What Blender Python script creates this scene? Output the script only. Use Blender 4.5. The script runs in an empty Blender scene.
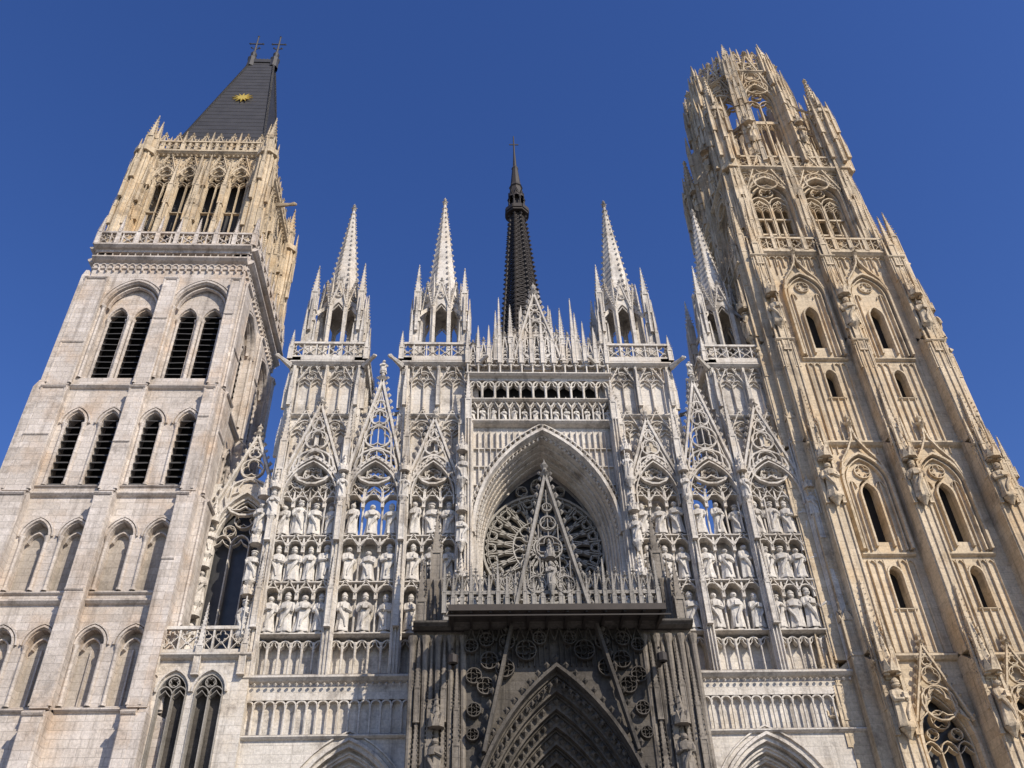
import bpy, math, random
import numpy as np
from mathutils import Vector, Matrix
random.seed(4)
pi=math.pi
# ------------------------------------------------------------------ mesh collecting
BUCK={}
class MB:
    def __init__(s): s.v=[]; s.f=[]
    def add(s,vs,fs):
        b=len(s.v); s.v.extend(vs); s.f.extend([tuple([i+b for i in f]) for f in fs])
def G(part,mat):
    k=(part,mat)
    if k not in BUCK: BUCK[k]=MB()
    return BUCK[k]
class Fr:
    """wall frame: a along the wall, d outwards, z up"""
    def __init__(s,o,ang=0.0):
        s.o=o; s.ang=ang
        s.u=(math.cos(ang),math.sin(ang)); s.n=(math.sin(ang),-math.cos(ang))
    def p(s,a,d,z):
        return (s.o[0]+a*s.u[0]+d*s.n[0], s.o[1]+a*s.u[1]+d*s.n[1], s.o[2]+z)
    def at(s,a,d,z=0,rot=0.0):
        return Fr(s.p(a,d,z),s.ang+rot)
BF=[(0,1,2,3),(7,6,5,4),(0,4,5,1),(1,5,6,2),(2,6,7,3),(3,7,4,0)]
def box(m,F,a0,a1,d0,d1,z0,z1):
    P=F.p
    m.add([P(a0,d1,z0),P(a1,d1,z0),P(a1,d1,z1),P(a0,d1,z1),P(a0,d0,z0),P(a1,d0,z0),P(a1,d0,z1),P(a0,d0,z1)],BF)
def wedge(m,F,a0,a1,d0,d1,z0,z1):
    """weathered offset: slopes from d1 at z0 to d0 at z1"""
    P=F.p
    m.add([P(a0,d0,z0),P(a1,d0,z0),P(a1,d1,z0),P(a0,d1,z0),P(a0,d0,z1),P(a1,d0,z1)],[(0,1,2,3),(3,2,5,4),(0,3,4),(1,5,2),(0,4,5,1)])
def string(m,F,a0,a1,d,z,h=.22,pr=.18):
    P=F.p
    vs=[];prof=[(d-.05,z-h*.5),(d+pr*.55,z-h*.25),(d+pr,z+h*.1),(d+pr,z+h*.35),(d-.05,z+h*.9)]
    for a in (a0,a1):
        for q in prof: vs.append(P(a,q[0],q[1]))
    n=len(prof); fs=[(i,i+1,n+i+1,n+i) for i in range(n-1)]+[tuple(range(n))[::-1],tuple(range(n,2*n))]
    m.add(vs,fs)
def frus(m,F,a,d,z0,z1,r0,r1,n=4,rot=None,sy=1.0):
    if rot is None: rot=pi/n
    vs=[]
    for r,z in ((r0,z0),(r1,z1)):
        for i in range(n):
            t=rot+2*pi*i/n; vs.append(F.p(a+r*math.cos(t),d-r*math.sin(t)*sy,z))
    fs=[(i,(i+1)%n,n+(i+1)%n,n+i) for i in range(n)]+[tuple(range(n,2*n)),tuple(range(n))[::-1]]
    m.add(vs,fs)
def lathe(m,F,a,d,prof,n=8,rot=0):
    vs=[]
    for r,z in prof:
        for i in range(n):
            t=rot+2*pi*i/n; vs.append(F.p(a+r*math.cos(t),d-r*math.sin(t),z))
    fs=[]
    for k in range(len(prof)-1):
        for i in range(n):
            j=(i+1)%n; fs.append((k*n+i,k*n+j,(k+1)*n+j,(k+1)*n+i))
    fs.append(tuple(range((len(prof)-1)*n,len(prof)*n)))
    m.add(vs,fs)
def blob(m,F,a,d,z,r,h=None):
    h=h or r
    P=F.p
    m.add([P(a,d,z-h),P(a+r,d,z),P(a,d+r,z),P(a-r,d,z),P(a,d-r,z),P(a,d,z+h)],
      [(0,2,1),(0,3,2),(0,4,3),(0,1,4),(5,1,2),(5,2,3),(5,3,4),(5,4,1)])
def shaft(m,F,a,d,z0,z1,r,n=6):
    lathe(m,F,a,d,[(r*1.5,z0),(r*1.5,z0+r*1.2),(r,z0+r*2),(r,z1-r*3),(r*1.6,z1-r*.6),(r*1.6,z1)],n)
def bar(m,F,path,w,d0,d1,closed=False,bev=.4):
    n=len(path)
    if n<2: return
    vs=[];hw=w/2
    for i,(x,z) in enumerate(path):
        if closed: p=path[i-1];q=path[(i+1)%n]
        else: p=path[max(0,i-1)];q=path[min(n-1,i+1)]
        t1=(x-p[0],z-p[1]); t2=(q[0]-x,q[1]-z)
        l1=math.hypot(*t1) or 1; l2=math.hypot(*t2) or 1
        if (not closed) and i==0: t1=t2;l1=l2
        if (not closed) and i==n-1: t2=t1;l2=l1
        n1=(-t1[1]/l1,t1[0]/l1); n2=(-t2[1]/l2,t2[0]/l2)
        nx,nz=n1[0]+n2[0],n1[1]+n2[1]; l=math.hypot(nx,nz)
        if l<.3: nx,nz=n1; k=1
        else:
            nx/=l;nz/=l; k=1/max(.45,(nx*n1[0]+nz*n1[1]))
        nx*=hw*k;nz*=hw*k
        vs+= [F.p(x-nx,d0,z-nz),F.p(x-nx*(1-bev),d1,z-nz*(1-bev)),F.p(x+nx*(1-bev),d1,z+nz*(1-bev)),F.p(x+nx,d0,z+nz)]
    fs=[]
    for i in range(n if closed else n-1):
        a=4*i;b=4*((i+1)%n)
        fs+=[(a,a+1,b+1,b),(a+1,a+2,b+2,b+1),(a+2,a+3,b+3,b+2),(a+3,a,b,b+3)]
    if not closed: fs+=[(0,3,2,1),(4*n-4,4*n-3,4*n-2,4*n-1)]
    m.add(vs,fs)
def arc(cx,hw,zs,rise,n=12):
    pts=[]
    if rise>=hw*1.02:
        c=(rise*rise-hw*hw)/(2*hw);R=c+hw
        te=math.atan2(rise,-c)
        h=n//2
        for i in range(h+1):
            t=pi+(te-pi)*i/h; pts.append((c+R*math.cos(t),R*math.sin(t)))
        pts=pts+[(-x,z) for x,z in reversed(pts[:-1])]
    else:
        for i in range(n+1):
            t=pi-pi*i/n; pts.append((hw*math.cos(t),rise*math.sin(t)))
    return [(cx+x,zs+z) for x,z in pts]
def outline(cx,hw,z0,zs,rise,n=12):
    return [(cx-hw,z0)]+arc(cx,hw,zs,rise,n)+[(cx+hw,z0)]
def loft(m,F,pA,dA,pB,dB):
    n=len(pA)
    vs=[F.p(x,dA,z) for x,z in pA]+[F.p(x,dB,z) for x,z in pB]
    m.add(vs,[(i,i+1,n+i+1,n+i) for i in range(n-1)])
def fillpath(m,F,path,d):
    m.add([F.p(x,d,z) for x,z in path],[tuple(range(len(path)))])
def wallarch(m,F,a0,a1,z0,z1,ops,d,depth,back=None,n=12):
    """wall face from a0..a1 with arched openings ops=[(cx,hw,zsill,zspring,rise)], real reveals"""
    P=F.p
    ops=sorted(ops); x=a0
    def q(xa,xb,za,zb):
        if xb-xa>1e-4 and zb-za>1e-4: m.add([P(xa,d,za),P(xb,d,za),P(xb,d,zb),P(xa,d,zb)],[(0,1,2,3)])
    for (cx,hw,zb,zs,rs) in ops:
        q(x,cx-hw,z0,z1); q(cx-hw,cx+hw,z0,zb)
        ap=arc(cx,hw,zs,rs,n)
        for (xa,za),(xb,zb2) in zip(ap[:-1],ap[1:]):
            m.add([P(xa,d,za),P(xb,d,zb2),P(xb,d,z1),P(xa,d,z1)],[(0,1,2,3)])
        o=outline(cx,hw,zb,zs,rs,n)
        loft(m,F,o+[o[0]],d,o+[o[0]],d-depth)
        if back is not None: fillpath(back,F,o,d-depth+.004)
        x=cx+hw
    q(x,a1,z0,z1)
def foil(m,F,cx,cz,r,k,w,d0,d1,rot=0,ring=True,seg=None):
    if ring: bar(m,F,[(cx+r*math.cos(2*pi*i/14),cz+r*math.sin(2*pi*i/14)) for i in range(14)],w,d0,d1,True)
    pts=[]
    N=k*6
    for i in range(N):
        t=2*pi*i/N+rot; rr=(r-w*.3)*(.55+.45*abs(math.cos(k*(t-rot)/2))); pts.append((cx+rr*math.cos(t),cz+rr*math.sin(t)))
    bar(m,F,pts,w*.6,d0+.02,d1-.02,True)
def finial(m,F,a,d,z,s):
    lathe(m,F,a,d,[(.12*s,z-.3*s),(.1*s,z),(.3*s,z+.18*s),(.12*s,z+.35*s),(.1*s,z+.5*s),(.22*s,z+.65*s),(.05*s,z+.9*s),(.0,z+1.1*s)],6)
    for t in range(4):
        blob(m,F,a+.28*s*math.cos(t*pi/2),d+.28*s*math.sin(t*pi/2),z+.22*s,.12*s)
def rake(m,F,p0,p1,w,d0,d1,step=.45,cr=.1,side=1):
    bar(m,F,[p0,p1],w,d0,d1)
    L=math.hypot(p1[0]-p0[0],p1[1]-p0[1]); n=max(1,int(L/step))
    tx,tz=(p1[0]-p0[0])/L,(p1[1]-p0[1])/L; nx,nz=-tz*side,tx*side
    for i in range(1,n+1):
        s=L*(i-.5)/n; c2=cr*random.uniform(.75,1.15)
        x=p0[0]+tx*s+nx*(w*.5+cr*.6); z=p0[1]+tz*s+nz*(w*.5+cr*.6)
        blob(m,F,x,(d0+d1)/2,z,c2,c2*1.3)
def gable(m,F,cx,hw,z0,z1,d0,d1,w=.16,fill=1,cr=.1,fin=.7,step=.42):
    rake(m,F,(cx-hw,z0),(cx,z1),w,d0,d1,step,cr,1)
    rake(m,F,(cx+hw,z0),(cx,z1),w,d0,d1,step,cr,-1)
    finial(m,F,cx,(d0+d1)/2,z1,fin)
    if fill:
        H=z1-z0
        L=math.hypot(hw,H); r=hw*H/(L+hw)*.86
        foil(m,F,cx,z0+r*1.05,r,3,w*.75,d0+.02,d1-.04,rot=pi/2)
        zt=z0+r*2.1; 
        for _ in range(3):
            rem=z1-zt
            if rem<.5: break
            h2=hw*rem/H
            r2=h2*rem/(math.hypot(h2,rem)+h2)*.85
            if r2<.1: break
            foil(m,F,cx,zt+r2,r2,3,w*.55,d0+.03,d1-.05,rot=pi/2); zt+=2.1*r2
        for s in (-1,1):
            bar(m,F,[(cx+s*hw*.86,z0+.05),(cx+s*hw*.5,z0+.12*H),(cx+s*hw*.45,z0+.42*H)],w*.55,d0+.03,d1-.05)
def pinn(m,F,a,d,z0,h,w,n=4,sh=.4,cr=True):
    """pinnacle: panelled shaft, four gablets, crocketed spirelet, finial"""
    h*=random.uniform(.92,1.06)
    zs=z0+h*sh; r=w*.5*1.414
    box(m,F,a-w*.42,a+w*.42,d-w*.42,d+w*.42,z0,zs)
    for s in(-1,1):
        for t in(-1,1): box(m,F,a+s*w*.42-w*.08,a+s*w*.42+w*.08,d+t*w*.42-w*.08,d+t*w*.42+w*.08,z0,zs+w*.1)
    frus(m,F,a,d,z0-.03,z0+w*.25,r*1.1,r*.95)
    g=w*.9
    for k in range(4):
        f=F.at(a,d,0,k*pi/2)
        m.add([f.p(-w*.52,w*.52,zs-.02),f.p(w*.52,w*.52,zs-.02),f.p(0,w*.52,zs+g),f.p(0,0,zs+g)],[(0,1,2),(0,2,3),(2,1,3)])
    frus(m,F,a,d,zs,z0+h,r*.8,.03,4)
    if cr:
        L=z0+h-zs; k=max(3,int(L/(w*.62)))
        for i in range(1,k):
            t=i/k; rr=r*.8*(1-t)+.03
            s=w*.17*(1-.55*t)
            for j in range(4):
                an=pi/4+j*pi/2; blob(m,F,a+(rr+s*.5)*math.cos(an),d+(rr+s*.5)*math.sin(an),zs+L*t,s,s*1.1)
    blob(m,F,a,d,z0+h-.05*w,w*.2,w*.22); blob(m,F,a,d,z0+h+.3*w,w*.09,w*.3)
def spire8(m,F,a,d,z0,z1,r,steps=14,cr=.12):
    frus(m,F,a,d,z0,z1,r,.05,8)
    for i in range(steps):
        t=(i+.5)/steps; rr=r*(1-t)+.05*t; s=cr*(1-.5*t)
        for j in range(8):
            an=pi/8+j*pi/4; blob(m,F,a+(rr+s*.4)*math.cos(an),d+(rr+s*.4)*math.sin(an),z0+(z1-z0)*t,s,s*1.2)
    finial(m,F,a,d,z1-.15,.55)
def arcade(m,F,a0,a1,z0,z1,n,d0,d1,w=.1,pointed=1.3,cusps=True,shafts=True):
    W=(a1-a0)/n; hw=W/2; rise=hw*pointed
    for i in range(n):
        c=a0+W*(i+.5)
        bar(m,F,arc(c,hw,z1-rise-.05,rise,8),w,d0,d1)
        if cusps: bar(m,F,[(c-hw*.85,z1-rise-.1),(c-hw*.35,z1-rise+.05),(c-hw*.3,z1-rise+rise*.45),(c,z1-rise*.25),(c+hw*.3,z1-rise+rise*.45),(c+hw*.35,z1-rise+.05),(c+hw*.85,z1-rise-.1)],w*.5,d0+.01,d1-.03)
    for i in range(n+1):
        c=a0+W*i
        if shafts: shaft(m,F,c,d1-w*.35,z0,z1-rise,w*.5,6)
        else: bar(m,F,[(c,z0),(c,z1-rise)],w*.8,d0,d1)
def balus(m,F,a0,a1,z0,h,d0,d1,n=None,pin=0):
    L=a1-a0
    if n is None: n=max(2,int(round(L/(h*.62))))
    box(m,F,a0,a1,d0-.03,d1+.03,z0,z0+h*.12); box(m,F,a0,a1,d0-.04,d1+.04,z0+h*.88,z0+h)
    W=L/n
    for i in range(n+1): box(m,F,a0+W*i-.035,a0+W*i+.035,d0,d1,z0,z0+h)
    for i in range(n):
        c=a0+W*(i+.5)
        foil(m,F,c,z0+h*.62,min(W*.46,h*.24),4,.055,d0+.01,d1-.01,ring=False)
        bar(m,F,[(c-W*.42,z0+h*.12),(c,z0+h*.42),(c+W*.42,z0+h*.12)],.05,d0+.01,d1-.01)
        bar(m,F,[(c-W*.45,z0+h*.62),(c,z0+h*.34),(c+W*.45,z0+h*.62)],.045,d0+.02,d1-.02)
    if pin:
        k=max(1,int(round(L/pin)))
        for i in range(k+1): pinn(m,F,a0+L*i/k,(d0+d1)/2,z0+h*.1,h*2.1,.26,cr=True)
def tracery(m,F,cx,hw,z0,zs,rise,d0,d1,lights=2,w=.1):
    bar(m,F,outline(cx,hw-w*.4,z0,zs,rise*(hw-w*.4)/hw),w,d0,d1)
    W=2*hw/lights; r2=W/2*1.25; zz=zs-r2*.35
    for i in range(1,lights): bar(m,F,[(cx-hw+W*i,z0),(cx-hw+W*i,zz)],w*.8,d0,d1)
    for i in range(lights):
        c=cx-hw+W*(i+.5); bar(m,F,arc(c,W/2,zz,r2,8),w*.7,d0+.01,d1-.01)
        bar(m,F,[(c-W*.4,zz-.05),(c-W*.15,zz+.1),(c,zz+r2*.55),(c+W*.15,zz+.1),(c+W*.4,zz-.05)],w*.45,d0+.02,d1-.02)
    R=hw*.36
    foil(m,F,cx,zs+rise*.52,min(R,rise*.32),4,w*.6,d0+.01,d1-.01,rot=pi/4)
    if lights>2:
        for s in(-1,1): foil(m,F,cx+s*hw*.48,zs+rise*.2+.12,hw*.22,3,w*.5,d0+.01,d1-.01)
def louvres(m,F,cx,hw,z0,z1,d):
    n=int((z1-z0)/.42)
    for i in range(n):
        z=z0+(i+.3)*(z1-z0)/n
        P=F.p; e=random.uniform(-.04,.04)
        vs=[P(cx-hw,d+.22,z+e),P(cx+hw,d+.22,z),P(cx+hw,d-.2,z+.34),P(cx-hw,d-.2,z+.34),P(cx-hw,d+.22,z-.05+e),P(cx+hw,d+.22,z-.05),P(cx+hw,d-.2,z+.29),P(cx-hw,d-.2,z+.29)]
        m.add(vs,[(0,1,2,3),(4,7,6,5),(0,4,5,1),(2,6,7,3)])
# ---- carved statues
def statue_tpl(seed):
    r=random.Random(seed); V=[];Fc=[]
    n=14
    k=r.choice([5,6,7]); ph=r.random()*6; lean=r.uniform(-.02,.02)
    prof=[(0,.165,.135,0),(.03,.17,.14,0),(.15,.155,.125,0),(.3,.14,.115,0),(.45,.135,.11,.3),(.56,.135,.105,.5),(.66,.15,.11,.7),(.735,.165,.105,.9),(.775,.16,.095,1),(.805,.11,.075,1),(.825,.05,.05,1),(.845,.045,.05,1),(.865,.06,.065,1),(.9,.075,.085,1),(.935,.072,.08,1),(.965,.055,.06,1)]
    hat=r.choice([0,1,2])
    if hat==0: prof+=[(.985,.03,.03,1),(.99,.0,.0,1)]
    elif hat==1: prof+=[(.96,.075,.075,1),(1.0,.08,.07,1),(1.06,.045,.04,1),(1.1,.0,.0,1)]
    else: prof+=[(.965,.085,.085,1),(1.0,.09,.09,1),(1.01,.04,.04,1),(1.015,0,0,1)]
    for (z,rx,ry,s) in prof:
        for i in range(n):
            t=2*pi*i/n
            fold=1+(.13*math.cos(k*t+ph+z*3) if z<.6 else (.04*math.cos(k*t+ph) if z<.78 else 0))
            V.append((rx*fold*math.cos(t)+lean*math.sin(z*3),ry*fold*math.sin(t)+(.015 if z>.85 else 0),z))
    for q in range(len(prof)-1):
        for i in range(n):
            j=(i+1)%n; Fc.append((q*n+j,q*n+i,(q+1)*n+i,(q+1)*n+j))
    def tube(pts,rs,m=6):
        b=len(V)
        for idx,(p,rr) in enumerate(zip(pts,rs)):
            a=pts[max(0,idx-1)];c=pts[min(len(pts)-1,idx+1)]
            t=(Vector(c)-Vector(a)).normalized(); u=t.cross(Vector((0.3,1,.2))).normalized(); w=t.cross(u)
            for i in range(m):
                q=Vector(p)+u*rr*math.cos(2*pi*i/m)+w*rr*math.sin(2*pi*i/m); V.append(tuple(q))
        for k2 in range(len(pts)-1):
            for i in range(m):
                j=(i+1)%m; Fc.append((b+k2*m+i,b+k2*m+j,b+(k2+1)*m+j,b+(k2+1)*m+i))
        Fc.append(tuple(b+i for i in range(m))[::-1]); Fc.append(tuple(b+(len(pts)-1)*m+i for i in range(m)))
    up=r.uniform(.56,.66)
    for s in(-1,1):
        hx=r.uniform(.01,.1)
        tube([(s*.13,.0,.765),(s*.165,.02,.66),(s*.16,.05,.56),(s*hx,.14,up),(s*hx*.6,.15,up+.03)],[.045,.05,.055,.035,.025])
    tube([(-.1,.09,.58),(-.06,.13,.45),(.02,.135,.3),(.05,.13,.12)],[.05,.045,.035,.02])
    if r.random()<.4:
        tube([(.12,.15,.02),(.12,.16,.6),(.11,.15,1.05)],[.015,.015,.018])
    else:
        b=len(V)
        for z in(.58,.7):
            for (x,y) in((-.06,.13),(.06,.13),(.06,.18),(-.06,.18)): V.append((x,y,z))
        Fc.extend([tuple(b+i for i in f) for f in [(3,2,1,0),(4,5,6,7),(0,1,5,4),(1,2,6,5),(2,3,7,6),(3,0,4,7)]])
    tube([(0,.08,.915),(0,.105,.9),(0,.08,.89)],[.008,.014,.012])
    return V,Fc
ST=[statue_tpl(i) for i in range(12)]
def statue(m,F,a,d,z,h,i=None):
    V,Fc=random.choice(ST); s=h/1.02
    k=random.uniform(.9,1.05); tw=random.uniform(-.5,.5); c,sn=math.cos(tw),math.sin(tw); fx=random.choice((-1,1)); wd=random.uniform(1.0,1.2)
    P=F.p
    m.add([P(a+(fx*x*c-y*sn)*s*wd,d+(fx*x*sn+y*c)*s*1.1,z+zz*s*k) for x,y,zz in V],Fc if fx>0 else [f[::-1] for f in Fc])
def niche(m,F,a,d,z,h,w=.5,canopy=True,ms=None):
    """corbel + statue + canopy"""
    lathe(m,F,a,d,[(.05,z-.45),(w*.25,z-.25),(w*.5,z-.05),(w*.52,z)],8)
    statue(ms or m,F,a,d,z,h)
    if canopy:
        zc=z+h*1.14
        frus(m,F,a,d,zc,zc+.25,w*.62,w*.62,6)
        for j in range(5):
            f=F.at(a,d,0,(-2+j)*pi/4)
            m.add([f.p(-w*.28,w*.6,zc-.02),f.p(w*.28,w*.6,zc-.02),f.p(0,w*.62,zc+w*.95),f.p(0,w*.2,zc+w*.9)],[(0,1,2),(0,2,3),(2,1,3)])
        frus(m,F,a,d,zc+.2,zc+w*2.6,w*.4,.03,6)
        for t in (.3,.5,.7): 
            for j in range(4): blob(m,F,a+w*.4*(1-t)*math.cos(j*pi/2),d+w*.4*(1-t)*math.sin(j*pi/2),zc+.2+w*2.4*t,.06)
def pier(m,F,a,w,dp,z0,z1,db=-.6,pin=2.5,ribs=True):
    box(m,F,a-w/2,a+w/2,db,dp,z0,z1)
    if ribs:
        for s in(-1,0,1):
            bar(m,F,[(a+s*w*.36,z0),(a+s*w*.36,z1)],w*.16,dp-.02,dp+.09)
        for s in(-1,1): shaft(m,F,a+s*w*.5,dp*.4,z0,z1,.06,6)
    if pin: pinn(m,F,a,dp-w*.35,z1,pin,w*.85)
# =================================================================== WEST FACADE
FF=Fr((0,0,0))
fw=G('west_facade','lime'); fs_=G('facade_statues','limestat')
for s in(-1,1):
    c=8.65*s
    a0,a1=(-13.3,-5.6) if s<0 else (5.6,13.3)
    wallarch(fw,FF,a0,a1,0,13.95,[(c,2.3,0,10.2,3.4)],0.0,.35,n=18)
    hw0,r0=2.3,3.4
    dd=-.35
    for k in range(4):
        hw1=hw0-.22; r1=r0*hw1/hw0
        A=outline(c,hw0,0,10.2,r0,18);B=outline(c,hw1,0,10.2,r1,18)
        loft(fw,FF,A,dd,B,dd); loft(fw,FF,B,dd,B,dd-.35)
        bar(fw,FF,arc(c,hw0-.11,10.2,r0*(hw0-.11)/hw0,18),.12,dd,dd+.1)
        hw0,r0,dd=hw1,r1,dd-.35
    fillpath(G('west_facade','darkstone'),FF,outline(c,hw0,0,10.2,r0,18),dd+.003)
    box(G('west_facade','wood'),FF,c-1.2,c+1.2,dd,dd+.1,0,5)
    bar(fw,FF,arc(c,2.5,10.2,3.68,18),.2,0,.16); bar(fw,FF,arc(c,2.78,10.2,4.0,18),.1,0,.1)
    box(fw,FF,a0,a1,-.6,-.25,13.9,16.3)
    string(fw,FF,a0,a1,0,13.95,.2,.2)
    n=17
    arcade(fw,FF,a0+.1,a1-.1,14.05,15.55,n,-.3,.0,.1,1.0,cusps=False)
    box(fw,FF,a0,a1,-.26,.02,15.52,16.25)
    string(fw,FF,a0,a1,.02,16.35,.34,.34)
    for i in range(26): blob(fw,FF,a0+.2+i*(a1-a0-.4)/25,.2,16.12,.09)
    box(fw,FF,a0,a1,-.7,-.02,16.2,16.5)
    box(fw,FF,a0 if s<0 else a1-.5,a0+.5 if s<0 else a1,-4,-.62,0,16.4)
BAYS=[(11.6,1.5,31.2,4,False),(8.5,1.42,32.9,3,True),(5.6,1.25,30.3,3,False)]
def bay(cx,hw,gz,ns,op):
    m=fw
    zt=23.6 if op else 28.5
    box(m,FF,cx-hw-.1,cx+hw+.1,-1.3,-.72,16.4,zt)
    k=ns+2
    for i in range(k+1):
        a=cx-hw+2*hw*i/k; shaft(m,FF,a,-.3,16.5,18.15,.06)
    arcade(m,FF,cx-hw,cx+hw,16.5,18.3,k,-.6,-.25,.1,1.2)
    W=2*hw/ns
    for (zb,zt2) in ((18.5,20.9),(20.98,23.3),(23.38,25.75)):
        string(m,FF,cx-hw,cx+hw,-.55,zb-.06,.22,.55)
        h=(zt2-zb)*.8
        for i in range(ns):
            a=cx-hw+W*(i+.5)
            statue(fs_,FF,a,-.26,zb+.12,h*random.uniform(.9,1.0))
            frus(m,FF,a,-.26,zb,zb+.13,.26,.22,8)
        for i in range(ns+1):
            a=cx-hw+W*i; shaft(m,FF,a,-.3,zb,zt2-.25,.055)
            pinn(m,FF,a,-.12,zt2-.75,.95,.15,cr=False)
        for i in range(ns):
            a=cx-hw+W*(i+.5)
            bar(m,FF,arc(a,W/2,zt2-.55,W/2*1.0,8),.08,-.5,-.02)
            gable(m,FF,a,W*.45,zt2-.45,zt2+.12,-.1,.0,.07,fill=0,cr=.05,fin=.2,step=.2)
    zs=25.5; rise=2.35
    bar(m,FF,outline(cx,hw,25.0,zs,rise,16),.26,-.5,.12); bar(m,FF,outline(cx,hw-.2,25.0,zs,rise*.86,16),.1,-.4,.2)
    for p in arc(cx,hw+.03,zs,rise,22): blob(m,FF,p[0],.12,p[1],.07)
    tracery(m,FF,cx,hw-.2,25.4,26.05,1.5,-.35,-.1,3,.09)
    foil(m,FF,cx,27.0,.42,6,.07,-.35,-.1)
    for s in(-1,1):
        foil(m,FF,cx+s*hw*.45,26.45,.34,4,.06,-.35,-.12)
    gable(m,FF,cx,hw+.12,26.2,gz,-.12,.14,.2,1,.12,.95 if op else .7)
    gable(m,FF,cx,hw*.8,26.9,gz-.75,-.08,.08,.08,0,.03,.1)
    if op:
        statue(fs_,FF,cx,0,gz+.5,1.0)
        for q in range(-3,4): 
            bar(m,FF,[(cx+q*hw/4,28.0),(cx+q*hw/4,28.0+(gz-28)*(1-abs(q)/3.7))],.06,-.06,.05)
        balus(m,FF,cx-hw,cx+hw,28.0,1.0,-.9,-.75)
        for t in(-1,1): pinn(m,FF,cx+t*hw*1.02,-.5,26,7.2,.36)
for s in(-1,1):
    for (c,hw,gz,ns,op) in BAYS: bay(c*s,hw,gz,ns,op)
    for a,pw,zt,ph in ((13.2,.45,27.0,4.2),(10.0,.42,27.2,4.6),(7.0,.4,27.2,4.6),(4.15,.5,28.5,3.4)):
        pier(fw,FF,a*s,pw,.25,16.4,zt,-1.1,ph)
        for zz in(18.6,22.9): 
            pinn(fw,FF,a*s,.42,zz,3.9,.26,sh=.5)
        niche(fw,FF,a*s,.42,25.2 if a<13 else 24.2,1.35,.42,True,fs_)
        for q in (-1,1): pinn(fw,FF,a*s+q*.26,.1,25.6,3.2,.16,cr=False)
for s in(-1,1):
    if s<0:
        for k in range(3): niche(fw,FF,13.75*s,.1,18.3+2.6*k,1.7,.5,True,fs_)
    box(fw,FF,13.3*s-.5*(s<0),13.3*s+.5*(s>0),-3,-.35,16.4,26)
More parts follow.
